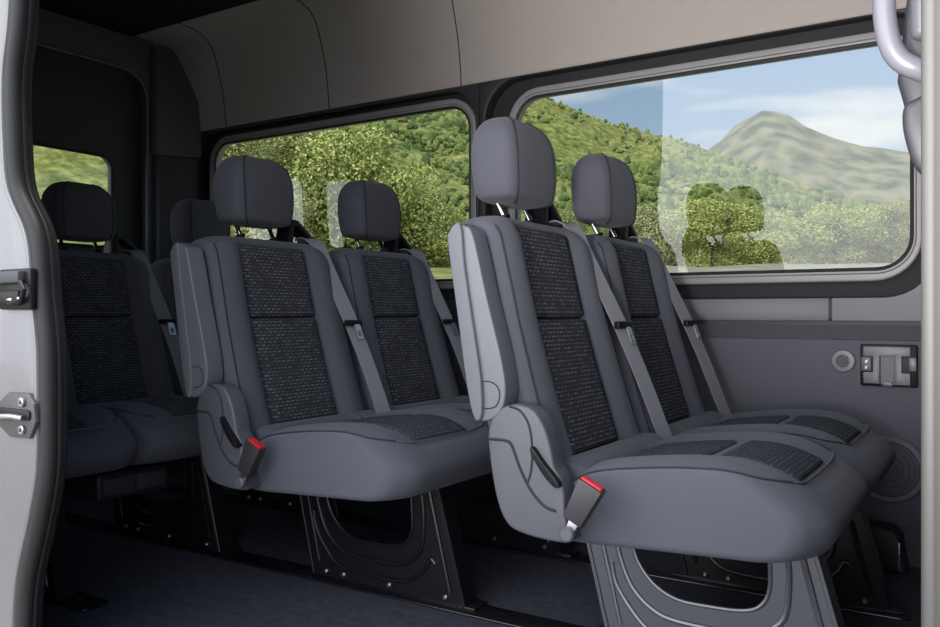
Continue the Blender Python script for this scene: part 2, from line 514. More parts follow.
    bmesh.ops.rotate(bm, verts=bm.verts, cent=(0, 0, 0), matrix=__import__('mathutils').Matrix.Rotation(R(78), 3, 'Z'))
    bmesh.ops.translate(bm, verts=bm.verts, vec=(-.778, YC+.222, .677))
    finish('belt_slider', bm, M['black'], bl)
    bm = bmesh.new()
    add_prism(bm, rrect(-.013, .013, -.045, 0, .005, 3), [rrect(-.007, .007, -.038, -.020, .003, 3)], lambda u, v, w: (w+.0, u, v), 0, .003)
    bmesh.ops.rotate(bm, verts=bm.verts, cent=(0, 0, 0), matrix=__import__('mathutils').Matrix.Rotation(R(-20), 3, 'Y'))
    bmesh.ops.translate(bm, verts=bm.verts, vec=(-.768, YC+.224, .672))
    finish('belt_tongue', bm, M['steel'], bl)
    # buckle on the near side
    by = YC-.306 if side_kit else YC-.253
    bz = 0 if side_kit else -.005
    bm = bmesh.new()
    ax = Vector((.046, 0, .092)).normalized(); wd = Vector((ax.z, 0, -ax.x))
    c0 = Vector((-.654, by, .333+bz))
    def bb(u, v, w): 
        q = c0+wd*u+ax*v; return (q.x, by+w, q.z)
    add_prism(bm, [(-.021, -.004), (.018, -.004), (.025, .076), (-.025, .076)], [], bb, -.013, .013, .004)
    bk = finish('buckle', bm, M['buckle'], root)
    bm = bmesh.new(); add_prism(bm, [(-.021, .0755), (.021, .0755), (.021, .0805), (-.021, .0805)], [], bb, -.010, .010, .002)
    finish('release_button', bm, M['red'], bk)
    bm = bmesh.new(); add_prism(bm, [(-.008, -.03), (.008, -.03), (.010, .0), (-.010, .0)], [], bb, -.004, .004, .001)
    finish('buckle_stalk', bm, M['steel'], bk)
    bm = bmesh.new(); q = c0-ax*.030; add_disc(bm, (q.x, by-.006, q.z), (0, 1, 0), .014, .014, .003); finish('anchor_bolt', bm, M['cover'], bk)
    # leg: pressed steel plate
    outl = [(-.775, .292), (-.705, .014), (-.70, .008), (-.238, .008), (-.233, .014), (-.312, .292)]
    hole = catmull([(-.664, .262, 0), (-.652, .20, 0), (-.615, .150, 0), (-.565, .125, 0), (-.50, .122, 0), (-.43, .127, 0), (-.395, .145, 0), (-.38, .185, 0), (-.383, .262, 0)], 5)
    py = YC-.018
    bm = bmesh.new(); add_prism(bm, outl, [[(p.x, p.y) for p in hole]], XZ, py-.004, py+.004, .0015, 1)
    lg = finish('leg_plate', bm, leg_material, root, 25)
    def bead(pts, r=.0055, n=5):
        bm = bmesh.new(); add_tube(bm, [(p.x, py-.004, p.y) for p in catmull([(a, b, 0) for a, b in pts], n)], r, 8, flat=(r, r*1.1))
        finish('pressed_bead', bm, leg_material, lg)
    bead([(-.664, .262), (-.652, .20), (-.615, .150), (-.565, .125), (-.50, .122), (-.43, .127), (-.395, .145), (-.38, .185), (-.383, .262)], .004)
    bead([(-.695, .25), (-.688, .20), (-.66, .135), (-.615, .095), (-.56, .080), (-.44, .080), (-.40, .09), (-.355, .125), (-.345, .20), (-.350, .262)])
    bead([(-.705, .18), (-.695, .135), (-.66, .085), (-.62, .05), (-.56, .04), (-.42, .04), (-.37, .06), (-.34, .085), (-.325, .11), (-.31, .10)])
    bead([(-.33, .282), (-.268, .04)], .006); bead([(-.735, .255), (-.685, .05)], .005)
    bm = bmesh.new()
    add_prism(bm, [(-.3125, .290), (-.304, .290), (-.225, .008), (-.2335, .008)], [], XZ, py-.004, py+.05, .001, 1)
    finish('leg_flange', bm, leg_material, lg); bm = bmesh.new()
    add_prism(bm, [(-.784, .290), (-.775, .290), (-.705, .008), (-.714, .008)], [], XZ, py-.004, py+.05, .001, 1)
    finish('leg_flange', bm, leg_material, lg)
    bm = bmesh.new()
    add_box(bm, -.76, -.20, py-.004, py+.06, .0065, .012, .001)
    finish('foot_plate', bm, M['rail'], lg)
    for x in (-.66, -.60, -.45, -.28):
        bm = bmesh.new(); add_disc(bm, (x, py-.007, .026), (0, 1, 0), .006, .008, .002, 10); finish('bolt', bm, M['steel'], lg)
    # seat pan under the cushion
    bm = bmesh.new(); add_box(bm, -.74, -.40, YC-.15, YC+.15, .266, .290, .008)
    finish('seat_pan', bm, M['legdark'], root)
    if side_kit:
        # armrest folded up beside the backrest
        arm = catmull([(-.934, .840, 0), (-.932, .866, 0), (-.917, .881, 0), (-.900, .878, 0), (-.882, .858, 0), (-.850, .735, 0), (-.818, .62, 0), (-.808, .555, 0), (-.820, .514, 0), (-.850, .496, 0), (-.876, .502, 0), (-.886, .56, 0), (-.908, .69, 0)], 5, True)
        bm = bmesh.new(); add_prism(bm, [(p.x, p.y) for p in arm], [], XZ, YC-.293, YC-.240, .012, 4)
        ar = finish('armrest', bm, M['armhard'], root, 50)
        padl = catmull([(-0.935, .840, 0), (-0.933, .866, 0), (-0.920, .882, 0), (-0.905, .876, 0), (-0.897, .80, 0), (-0.878, .69, 0), (-0.859, .58, 0), (-0.856, .515, 0), (-0.864, .496, 0), (-0.876, .506, 0), (-0.890, .56, 0), (-0.911, .69, 0)], 5, True)
        bm = bmesh.new(); add_prism(bm, [(p.x, p.y) for p in padl], [], XZ, YC-.302, YC-.236, .012, 4)
        finish('armrest_pad', bm, M['armpad'], ar, 50)
        bm = bmesh.new()
        lp = [(-.862, .572, 0), (-.843, .573, 0), (-.826, .565, 0), (-.820, .548, 0), (-.827, .528, 0), (-.843, .521, 0), (-.862, .521, 0)]
        add_tube(bm, [(p.x, YC-.2935, p.y) for p in catmull(lp, 5)], .0013, 6)
        finish('pivot_cap_line', bm, M['seam'], ar)
        bm = bmesh.new(); add_disc(bm, (-.882, YC-.240, .82), (.4, -1, 0), .006, .006, 0, 12); finish('screw_hole', bm, M['black'], ar)
        # recliner cover
        cov = catmull([(-.848, .47, 0), (-.838, .504, 0), (-.815, .525, 0), (-.785, .532, 0), (-.75, .524, 0), (-.726, .494, 0), (-.712, .455, 0), (-.704, .420, 0), (-.690, .398, 0), (-.684, .37, 0), (-.682, .34, 0), (-.677, .310, 0), (-.672, .286, 0), (-.71, .282, 0), (-.772, .288, 0), (-.806, .303, 0), (-.828, .345, 0), (-.842, .41, 0)], 5, True)
        bm = bmesh.new(); add_prism(bm, [(p.x, p.y) for p in cov], [], XZ, YC-.292, YC-.243, .010, 3)
        cv = finish('recliner_cover', bm, M['cover'], root, 50)
        bm = bmesh.new()
        lp = [(-.843, .462, 0), (-.826, .462, 0), (-.805, .461, 0), (-.793, .452, 0), (-.775, .41, 0), (-.752, .372, 0), (-.725, .347, 0), (-.700, .340, 0)]
        add_tube(bm, [(p.x, YC-.2915, p.y) for p in catmull(lp, 5)], .0032, 6)
        finish('cover_groove', bm, M['seam'], cv); bm = bmesh.new()
        lp = [(-.800, .528, 0), (-.775, .520, 0), (-.757, .495, 0), (-.750, .455, 0), (-.752, .41, 0), (-.760, .385, 0)]
        add_tube(bm, [(p.x, YC-.2915, p.y) for p in catmull(lp, 5)], .0026, 6)
        finish('cover_groove', bm, M['seam'], cv)
        bm = bmesh.new()
        lev = catmull([(-.748, .455, 0), (-.740, .452, 0), (-.722, .430, 0), (-.695, .402, 0), (-.688, .388, 0), (-.698, .386, 0), (-.720, .405, 0), (-.745, .440, 0)], 4, True)
        add_prism(bm, [(p.x, p.y) for p in lev], [], XZ, YC-.305, YC-.286, .004, 2)
        finish('recliner_lever', bm, M['black'], cv)
    OFF = Vector((0, 0, 0))
    return root

def copy_tree(o, parent=None):
    c = o.copy(); C.objects.link(c)
    if parent is not None: c.parent = parent
    for ch in list(o.children): copy_tree(ch, c)
    return c
def swap_leg(root, m):
    for ch in root.children:
        if ch.name.split('.')[0] == 'leg_plate':
            for q in [ch]+[g for g in ch.children if g.name.split('.')[0] in ('pressed_bead', 'leg_flange')]:
                q.data = q.data.copy(); q.data.materials[0] = m

GS = 'grey fabric passenger seats in three rows'
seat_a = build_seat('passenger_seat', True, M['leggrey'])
tag(seat_a, 'nearest grey fabric seat in the front row, armrest folded up, silver-grey leg plate', 'seat', GS)
seat_b = build_seat('passenger_seat', False, M['legdark'])
seat_b.location = (-.6, YC+.5117, 0)
tag(seat_b, 'front row grey fabric seat farther from the door, next to the large window', 'seat', GS)
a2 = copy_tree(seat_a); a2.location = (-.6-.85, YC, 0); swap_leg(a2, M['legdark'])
tag(a2, 'middle row grey fabric seat on the door side with black plate leg and folded armrest', 'seat', GS)
b2 = copy_tree(seat_b); b2.location = (-.6-.85, YC+.5117, 0)
tag(b2, 'middle row grey fabric seat beside the window onto the leafy trees', 'seat', GS)
b3 = copy_tree(seat_b); b3.location = (-.6-1.7, YC, 0)
tag(b3, 'rear row grey fabric seat in front of the rear door glass, drawer under its cushion', 'seat', GS)
b4 = copy_tree(seat_b); b4.location = (-.6-1.7, YC+.5117, 0)
tag(b4, 'rear corner seat mostly hidden behind the middle row, only headrest and shoulder showing', 'seat', GS)
b5 = copy_tree(seat_b); b5.location = (-.6-1.7, YC-.496, 0)
tag(b5, 'rear row seat cut off by the black door seal, only cushion edge and leg showing', 'seat', GS)
# drawer unit under the rear door-side seat
OFF = Vector((-.6, YC, 0))
bm = bmesh.new(); add_box(bm, -.56, -.395, YC-.30, YC-.065, .186, .262, .010, 3); dr = finish('under_seat_box', bm, M['pillarpad'], b3)
for ya, yb in ((-.285, -.185), (-.178, -.082)):
    bm = bmesh.new(); add_box(bm, -.398, -.390, YC+ya, YC+yb, .200, .248, .003); finish('box_door', bm, M['ledge'], dr)
OFF = Vector((0, 0, 0))

# ------------------------------------------------------------------ floor, rails
X0, X1, Y0, W = -3.3, .9, .88, 2.62
bm = bmesh.new(); add_box(bm, X0-.06, X1, Y0, W+.06, -.06, 0); struct(finish('floor', bm, M['floor'], smooth=False))
def rail(x0, x1, y, label):
    bm = bmesh.new()
    lp = rrect(x0, x1, y-.040, y+.040, .02, 5)
    add_prism(bm, lp, [], XY, 0.0, .006, .002)
    return tag(finish('seat_rail', bm, M['rail']), label, 'rail', 'black seat rails bolted to the floor')
rail(-3.2, -.185, YC-.005, 'long black floor rail under the door-side seats of the front and middle rows')
rail(-3.2, -.185, YC+.5117-.005, 'black floor rail under the window seats, ending near the small wall box')
rail(-3.2, -1.83, 1.205, 'short black floor rail beside the door seal under the rear row')

# ------------------------------------------------------------------ left wall (with the big windows)
bm = bmesh.new(); add_box(bm, X0, X1, W, W+.05, 0, .630, .004); struct(finish('wall_left', bm, M['wall']))
bm = bmesh.new()
add_prism(bm, [(W+.002, .630), (W+.05, .630), (W+.05, .684), (W+.022, .684), (W+.022, .672)], [], YZ, X0, X1)
struct(finish('trim_1', bm, M['ledge'], smooth=False))
def wall_cell(name, x0, x1, z0, z1, hole, m, y0=W, y1=W+.055):
    bm = bmesh.new(); add_prism(bm, [(x0, z0), (x1, z0), (x1, z1), (x0, z1)], [hole], XZ, y0, y1, .008, 3)
    return struct(finish(name, bm, m, sharp=40))
hole2 = rrect(-1.612, -.158, .752, 1.553, .135)
hole1 = rrect(-3.205, -1.655, .752, 1.545, .13)
wall_cell('trim_2', -1.640, X1, .684, 1.562, hole2, M['dark'])
bm = bmesh.new(); add_box(bm, -1.640, -.434, W-.005, W+.002, .684, .750, .002); struct(finish('trim_12', bm, M['walltrim'], sharp=40))
arc = [(u, v) for u, v in hole2 if u > -.434 and v < 1.0]
bm = bmesh.new(); add_prism(bm, [(-.426, .684), (X1, .684), (X1, 1.556), (-.156, 1.556)]+[(u+.002, v-.002) for u, v in arc[::-1]]+[(-.426, .750)], [], XZ, W-.005, W+.002, .001, 1); struct(finish('trim_13', bm, M['walltrim'], sharp=40))
wall_cell('trim_3', X0, -1.640, .684, 1.562, hole1, M['dark'])
def window(name, x0, x1, z0, z1, rr, ring, back_x0, back_x1, tilt):
    g = empty(name, ((x0+x1)/2, W+.06, (z0+z1)/2)); struct(g)
    global OFF
    OFF = Vector(g.location)
    inner = rrect(x0, x1, z0, z1, rr); outer = rrect(x0-ring, x1+ring*.8, z0-ring, z1+ring, rr+ring)
    bm = bmesh.new(); add_prism(bm, rrect(back_x0, back_x1, .70, 1.60, .02), [rrect(x0-ring*.6, x1+ring*.5, z0-ring*.6, z1+ring*.6, rr+ring*.6)], XZ, W+.056, W+.066)
    finish('window_recess', bm, M['blackmat'], g, smooth=False)
    bm = bmesh.new(); add_prism(bm, outer, [inner], XZ, W+.030, W+.075, .006, 3)
    finish('window_frame', bm, M['ring'], g, 40)
    bm = bmesh.new()
    add_tube(bm, [(u, W+.034, v) for u, v in inner], .0060, 8, True)
    finish('window_gasket', bm, M['rubber'], g)
    bm = bmesh.new()
    add_tube(bm, [(u, W+.0285, v) for u, v in rrect(x0-.012, x1+.010, z0-.012, z1+.012, rr+.01)], .0018, 6, True)
    finish('window_bead', bm, M['handle'], g)
    zc = (z0+z1)/2
    bm = bmesh.new()
    k = math.tan(R(tilt))
    vs = [bm.verts.new((u, W+.062-(v-zc)*k, v)) for u, v in rrect(x0-.012, x1+.012, z0-.012, z1+.012, rr)]
    bm.faces.new(vs)
    finish('window_glass', bm, M['glass'], g, smooth=False)
    OFF = Vector((0, 0, 0))
window('window_1', -1.500, -.222, .832, 1.482, .092, .034, -1.636, X1, 3.0)
window('window_2', -3.116, -1.697, .832, 1.492, .09, .034, X0, -1.644, 2.5)

# headliner cove and ceiling
prof = [(W+.012, 1.556), (W-.004, 1.56), (W-.008, 1.60), (W-.022, 1.70), (W-.045, 1.79), (W-.070, 1.862), (W-.100, 1.912), (W-.150, 1.942), (W-.220, 1.953), (W-.28, 1.957)]
pc = [(p.x, p.y) for p in catmull([(a, b, 0) for a, b in prof], 5)]
bm = bmesh.new(); add_prism(bm, pc+[(W-.28, 2.0), (W+.08, 2.0), (W+.08, 1.556)], [], YZ, X0, X1)
struct(finish('trim_5', bm, M['liner'], sharp=50))
bm = bmesh.new()
for x in (-1.713, -2.369, -2.995):
    add_tube(bm, [(x, a-.001, b-.001) for a, b in pc[3:]], .0022, 6)
struct(finish('trim_6', bm, M['dark']))
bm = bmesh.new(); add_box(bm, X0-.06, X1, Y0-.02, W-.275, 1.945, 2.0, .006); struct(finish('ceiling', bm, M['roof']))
bm = bmesh.new(); add_box(bm, X1, X1+.04, Y0-.02, W+.08, 0, 2.0); struct(finish('wall_front', bm, M['dark'], smooth=False))  # added partition out of view, keeps light from the cab off the seat fronts

# back wall and doors
bm = bmesh.new(); add_prism(bm, [(Y0-.02, 0), (W+.08, 0), (W+.08, 2.0), (Y0-.02, 2.0)], [rrect(1.07, 2.425, .03, 1.80, .13)], YZ, X0-.06, X0, .008, 2)
struct(finish('wall_back', bm, M['darkwall'], sharp=40))
for k, (ya, yb, wa, wb) in enumerate(((1.748, 2.44, 1.83, 2.285), (1.055, 1.742, 1.21, 1.665))):
    d = empty('door_%d' % (k+1), (X0-.06, (ya+yb)/2, .9)); struct(d); OFF = Vector(d.location)
    hole = rrect(wa, wb, 1.0, 1.402, .055)
    bm = bmesh.new(); add_prism(bm, [(ya, .02), (yb, .02), (yb, 1.82), (ya, 1.82)], [hole], YZ, X0-.10, X0-.062, .01, 2)
    finish('door_panel', bm, M['reardoor'], d, 40)
    bm = bmesh.new(); add_tube(bm, [(X0-.064, u, v) for u, v in hole], .006, 8, True); finish('door_gasket', bm, M['rubber'], d)
    bm = bmesh.new(); vs = [bm.verts.new((X0-.085, u, v)) for u, v in rrect(wa-.01, wb+.01, .99, 1.412, .055)]; bm.faces.new(vs)
    finish('door_glass', bm, M['glass'], d, smooth=False)
    OFF = Vector((0, 0, 0))
bm = bmesh.new(); add_tube(bm, [(X0+.004, u, v) for u, v in rrect(1.075, 2.42, .035, 1.795, .13)], .006, 8, True)
struct(finish('trim_7', bm, M['walltrim']))
# rear corner pillar
bm = bmesh.new()
add_prism(bm, [(X0, 2.445), (X0+.035, 2.46), (X0+.045, 2.50), (X0+.06, 2.515), (X0+.062, 2.54), (X0+.10, 2.60), (X0+.10, W), (X0, W)], [], XY, 0, 1.432, .004)
struct(finish('trim_8', bm, M['reardoor'], sharp=40))
bm = bmesh.new()
add_prism(bm, [(p.x, p.y) for p in catmull([(X0, 2.435, 0), (X0+.04, 2.445, 0), (X0+.055, 2.50, 0), (X0+.085, 2.56, 0), (X0+.13, 2.60, 0)], 5)]+[(X0+.13, W), (X0, W)], [], XY, 1.432, 1.93, .006)
struct(finish('trim_9', bm, M['darkwall'], sharp=40))

# right wall, interior side behind the jamb, header and front part
bm = bmesh.new()
add_box(bm, X0, -1.70, Y0+.0255, Y0+.029, 0, 1.95); add_box(bm, X0, X1, Y0-.02, Y0+.05, 1.84, 1.95); add_box(bm, .06, X1, Y0-.02, Y0+.04, -.06, 1.95)
struct(finish('wall_right', bm, M['dark'], smooth=False))

# ------------------------------------------------------------------ things on the left wall
def wpt(x, z): return (x, W, z)
t = empty('wall_speaker', (-.275, W, .268), 'large round speaker grille low on the grey wall beside the front seats', 'speaker'); OFF = Vector(t.location)
bm = bmesh.new()
rings = [[Vector((-.275+r*math.cos(2*PI*i/48), W-h, .268+r*math.sin(2*PI*i/48))) for i in range(48)] for r, h in ((.094, -.002), (.094, .008), (.090, .012), (.078, .012), (.074, .008), (.074, .002))]
add_loft(bm, rings); finish('speaker_ring', bm, M['walltrim'], t)
bm = bmesh.new(); add_disc(bm, (-.275, W-.004, .268), (0, 1, 0), .074, .006, .001, 48)
sm = finish('speaker_mesh', bm, M['grille'], t)
for r in (.018, .034, .05, .064):
    bm = bmesh.new(); add_tube(bm, [(-.275+r*math.cos(2*PI*i/40), W-.007, .268+r*math.sin(2*PI*i/40)) for i in range(40)], .0018, 6, True); finish('mesh_ring', bm, M['grille'], sm)
OFF = Vector((0, 0, 0))
t = empty('wall_socket', (-.396, W, .568), 'small round socket with dark centre left of the grey wall bracket', 'socket'); OFF = Vector(t.location)
bm = bmesh.new(); rings = [[Vector((-.396+r*math.cos(2*PI*i/36), W-h, .568+r*math.sin(2*PI*i/36))) for i in range(36)] for r, h in ((.033, -.001), (.033, .004), (.030, .008), (.018, .009), (.015, .004))]
add_loft(bm, rings); finish('socket_ring', bm, M['armhard'], t)
bm = bmesh.new(); add_disc(bm, (-.396, W-.005, .568), (0, 1, 0), .0155, .006, .001, 5); finish('socket_core', bm, M['ledge'], t)
OFF = Vector((0, 0, 0))
t = empty('wall_bracket', (-.275, W, .56), 'grey and black folding bracket on the wall next to the door pillar', 'bracket'); OFF = Vector(t.location)
bm = bmesh.new(); add_box(bm, -.350, -.205, W-.014, W, .500, .618, .005); finish('back_plate', bm, M['black'], t)
bm = bmesh.new()
add_prism(bm, [(-.340, .612), (-.340, .584), (-.316, .584), (-.316, .540), (-.340, .540), (-.340, .508), (-.298, .508), (-.298, .586), (-.262, .586), (-.262, .506), (-.222, .506), (-.222, .540), (-.243, .540), (-.243, .586), (-.222, .586), (-.222, .612)], [], XZ, W-.026, W-.012, .002)
finish('arm', bm, M['armhard'], t)
bm = bmesh.new(); add_box(bm, -.347, -.319, W-.024, W-.012, .542, .583, .003); mk = finish('label_plate', bm, M['cover'], t)
bm = bmesh.new()
add_prism(bm, [(-.337, .566), (-.330, .566), (-.328, .576), (-.334, .573)], [], XZ, W-.0255, W-.0238)
finish('arrow_mark', bm, M['white'], mk, smooth=False); bm = bmesh.new()
add_prism(bm, [(-.337, .550), (-.332, .548), (-.329, .558), (-.335, .556)], [], XZ, W-.0255, W-.0238)
finish('arrow_mark', bm, M['white'], mk, smooth=False)
bm = bmesh.new(); add_box(bm, -.297, -.263, W-.017, W-.013, .506, .586); finish('centre_recess', bm, M['walltrim'], t)
bm = bmesh.new(); add_box(bm, -.292, -.266, W-.022, W-.013, .501, .514, .002); finish('clip', bm, M['handle'], t)
bm = bmesh.new(); add_box(bm, -.226, -.207, W-.022, W-.013, .545, .583, .002); finish('clip', bm, M['handle'], t)
OFF = Vector((0, 0, 0))
t = empty('floor_box', (-.31, 2.58, 0), 'small dark box standing on the floor against the wall under the speaker', 'box'); OFF = Vector(t.location)
bm = bmesh.new(); add_prism(bm, [(-.425, .004), (-.225, .004), (-.240, .095), (-.262, .118), (-.41, .118), (-.425, .10)], [], XZ, 2.53, 2.616, .008, 3); finish('box_body', bm, M['dark'], t, 40)
for x in (-.335, -.243):
    bm = bmesh.new(); add_box(bm, x-.002, x+.002, 2.527, 2.532, .01, .085, .001); finish('edge_strip', bm, M['steel'], t)
for x in (-.334, -.238):
    bm = bmesh.new(); add_disc(bm, (x, 2.526, .012), (0, 1, 0), .004, .008, .001, 10); finish('foot_screw', bm, M['chrome'], t)
OFF = Vector((0, 0, 0))

# ------------------------------------------------------------------ door opening: seal, silver jamb, striker, latch, front pillar
from_px = [(27, 0), (20, 70), (18.5, 140), (22, 190), (41, 240), (47, 300), (51.5, 350), (52, 420), (51, 470), (43, 515), (31, 570), (27, 627)]
FPX = 837.2; cs_, sn_ = math.cos(R(32.63)), math.sin(R(32.63))
seal_pts = [(-1.594, 1.301), (-1.618, 1.172), (-1.623, 1.044), (-1.610, .946), (-1.545, .852), (-1.526, .732), (-1.511, .634), (-1.509, .500), (-1.513, .404), (-1.539, .312), (-1.580, .196), (-1.594, .090)]
seal_pts = [(-1.575, 1.82), (-1.585, 1.60)]+[(x-.012*sstep(.95, 1.2, z), z) for x, z in seal_pts]+[(-1.60, -.04)]
sp = catmull([(x, z, 0) for x, z in seal_pts], 8)
bm = bmesh.new()
add_tube(bm, [(p.x-.008, .900, p.y) for p in sp], .0165, 14)
add_tube(bm, [(p.x-.003, .914, p.y) for p in sp], .0095, 12)
add_tube(bm, [(p.x-.016, .924, p.y) for p in sp], .015, 10)
tag(finish('door_seal', bm, M['rubber']), 'thick curved black rubber seal edging the sliding door opening', 'seal')
# silver body side left of the seal
edge = [(p.x-.029, p.y) for p in sp]
bm = bmesh.new(); add_prism(bm, [(X0, edge[0][1])]+edge+[(X0, edge[-1][1])], [], XZ, .886, .905, .003)
add_tube(bm, [(x-.001, .890, z) for x, z in edge], .006, 8)
struct(finish('wall_rear_right', bm, M['paint'], sharp=40))
t = empty('door_striker', (-1.61, .866, .555), 'grey eight-sided striker plate with two screws on the silver door jamb', 'striker'); OFF = Vector(t.location)-Vector((.050, .018, -.042))
bm = bmesh.new(); add_prism(bm, [(-1.70, .575), (-1.665, .595), (-1.60, .597), (-1.578, .578), (-1.572, .545), (-1.592, .512), (-1.660, .510), (-1.70, .530)], [], XZ, .858, .868, .003); finish('plate', bm, M['striker'], t)
for z in (.580, .528):
    bm = bmesh.new(); add_disc(bm, (-1.612, .855, z), (0, 1, 0), .009, .008, .002, 18); s = finish('screw', bm, M['steel'], t)
    bm = bmesh.new(); add_disc(bm, (-1.612, .850, z), (0, 1, 0), .004, .003, 0, 6); finish('screw_socket', bm, M['handle'], s)
bm = bmesh.new(); add_prism(bm, rrect(-1.70, -1.585, .546, .566, .009, 5), [], XZ, .854, .859, .001); finish('slot', bm, M['black'], t)
bm = bmesh.new(); add_tube(bm, [(-1.69, .850, .549), (-1.63, .846, .553), (-1.60, .850, .551)], .005, 8); finish('hook', bm, M['steel'], t)
OFF = Vector((0, 0, 0))
t = empty('door_latch', (-1.62, .866, .745), 'black latch mechanism on the silver door jamb above the striker plate', 'latch'); OFF = Vector(t.location)-Vector((.060, .018, 0))
bm = bmesh.new(); add_box(bm, -1.70, -1.588, .852, .868, .712, .790, .006); finish('housing', bm, M['black'], t)
bm = bmesh.new(); add_box(bm, -1.70, -1.605, .838, .853, .762, .785, .004); finish('upper_block', bm, M['ledge'], t)
bm = bmesh.new(); add_box(bm, -1.70, -1.612, .842, .853, .722, .748, .004); finish('lower_block', bm, M['black'], t)
bm = bmesh.new(); add_tube(bm, [(-1.64, .842, .722), (-1.60, .842, .730), (-1.592, .842, .750), (-1.605, .842, .765)], .005, 8); finish('cable', bm, M['black'], t)
bm = bmesh.new(); add_box(bm, -1.648, -1.628, .838, .846, .728, .734, .002); finish('catch', bm, M['chrome'], t)
bm = bmesh.new(); add_box(bm, -1.611, -1.602, .838, .846, .729, .736, .002); finish('catch', bm, M['chrome'], t)
OFF = Vector((0, 0, 0))
# front pillar with grab handle
bm = bmesh.new(); add_prism(bm, [(p.x, p.y) for p in catmull([(-.062, .955, 0), (-.064, .90, 0), (-.058, .868, 0), (-.034, .858, 0), (.06, .858, 0), (.06, .955, 0)], 1)], [], XY, -.06, 1.95, .0)
add_tube(bm, [(-.058, .874, -.05), (-.058, .874, 1.94)], .008, 12)
struct(finish('trim_10', bm, M['paintgrey'], sharp=60))
bm = bmesh.new()
add_prism(bm, [(-.078, 1.45), (-.088, 1.06), (-.099, .955), (-.094, .935), (-.086, .90), (-.07, .84), (0, .80), (.05, .80), (.05, 1.45)], [], XZ, 1.0, 1.06, .012, 3)
struct(finish('trim_11', bm, M['pillarpad'], sharp=50))
t = empty('grab_handle', (-.09, .98, 1.1), 'pale grey grab handle on the door pillar at the top right', 'handle'); OFF = Vector(t.location)
bm = bmesh.new()
add_tube(bm, [(p.x, p.y, p.z) for p in catmull([(-.075, 1.0, 1.40), (-.098, .968, 1.36), (-.106, .958, 1.25), (-.106, .956, 1.06), (-.104, .956, 1.0), (-.094, .958, .968), (-.072, .965, .952), (-.045, .99, .945), (-.03, 1.01, .945)], 6)], .0112, 14)
finish('handle_bar', bm, M['handle'], t)
bm = bmesh.new(); add_box(bm, -.085, -.05, .978, 1.002, .99, 1.30, .010, 3); finish('handle_pad', bm, M['cover'], t)
OFF = Vector((0, 0, 0))
bm = bmesh.new(); add_prism(bm, [(p.x, p.y) for p in catmull([(-.090, .915, 0), (-.080, .925, 0), (-.06, .925, 0), (-.05, .86, 0), (-.075, .85, 0), (-.088, .885, 0)], 4, True)], [], XZ, .965, 1.0, .008, 3)
tag(finish('belt_outlet', bm, M['pillarpad'], sharp=50), 'small grey plastic belt outlet on the door pillar below the grab handle', 'belt outlet')

# ------------------------------------------------------------------ outside: terrain, trees
def az_of(px): return math.degrees(math.atan((px-470)/FPX))-32.63
def el_of(px, py): return (313.5-py)/FPX*math.cos(math.atan((px-470)/FPX))
RIDGE = [(-120, .36), (-80, .36), (-60, .34), (az_of(209), .33), (az_of(360), .31), (az_of(470), .275), (az_of(515), el_of(515, 96)), (az_of(560), el_of(560, 107)), (az_of(610), el_of(610, 122)),
         (az_of(650), el_of(650, 133)), (az_of(690), el_of(690, 141)), (az_of(735), el_of(735, 157)), (az_of(800), el_of(800, 185)), (az_of(900), el_of(900, 215)), (30, .10), (60, .08)]
MOUNT = [(-120, .05), (az_of(640), .10), (az_of(690), el_of(690, 160)), (az_of(715), el_of(715, 145)), (az_of(740), el_of(740, 126)), (az_of(765), el_of(765, 115)), (az_of(790), el_of(790, 121)), (az_of(820), el_of(820, 136)),
         (az_of(850), el_of(850, 147)), (az_of(905), el_of(905, 158)), (20, .15), (60, .1)]
def ground_z(az, r):
    if r <= 42: z = -.65+3.55*sstep(7, 42, r)**1.0 if r > 7 else -.65
    else: z = 2.9+(r-42)*.03
    if r > 58:
        e = lerp_tab(RIDGE, az); zt = e*135+.7; zb = 2.9+16*.03
        t = min(1, (r-58)/77); z = zb+(zt-zb)*(t**.9)
        if r > 135: z = zt-(zt-6)*sstep(135, 230, r)
    if r > 230:
        e = lerp_tab(MOUNT, az); zt = e*390+.7
        z = 6+(zt-6)*sstep(230, 390, r)
        if r > 390: z = zt*(1-.5*(r-390)/100)
    return z
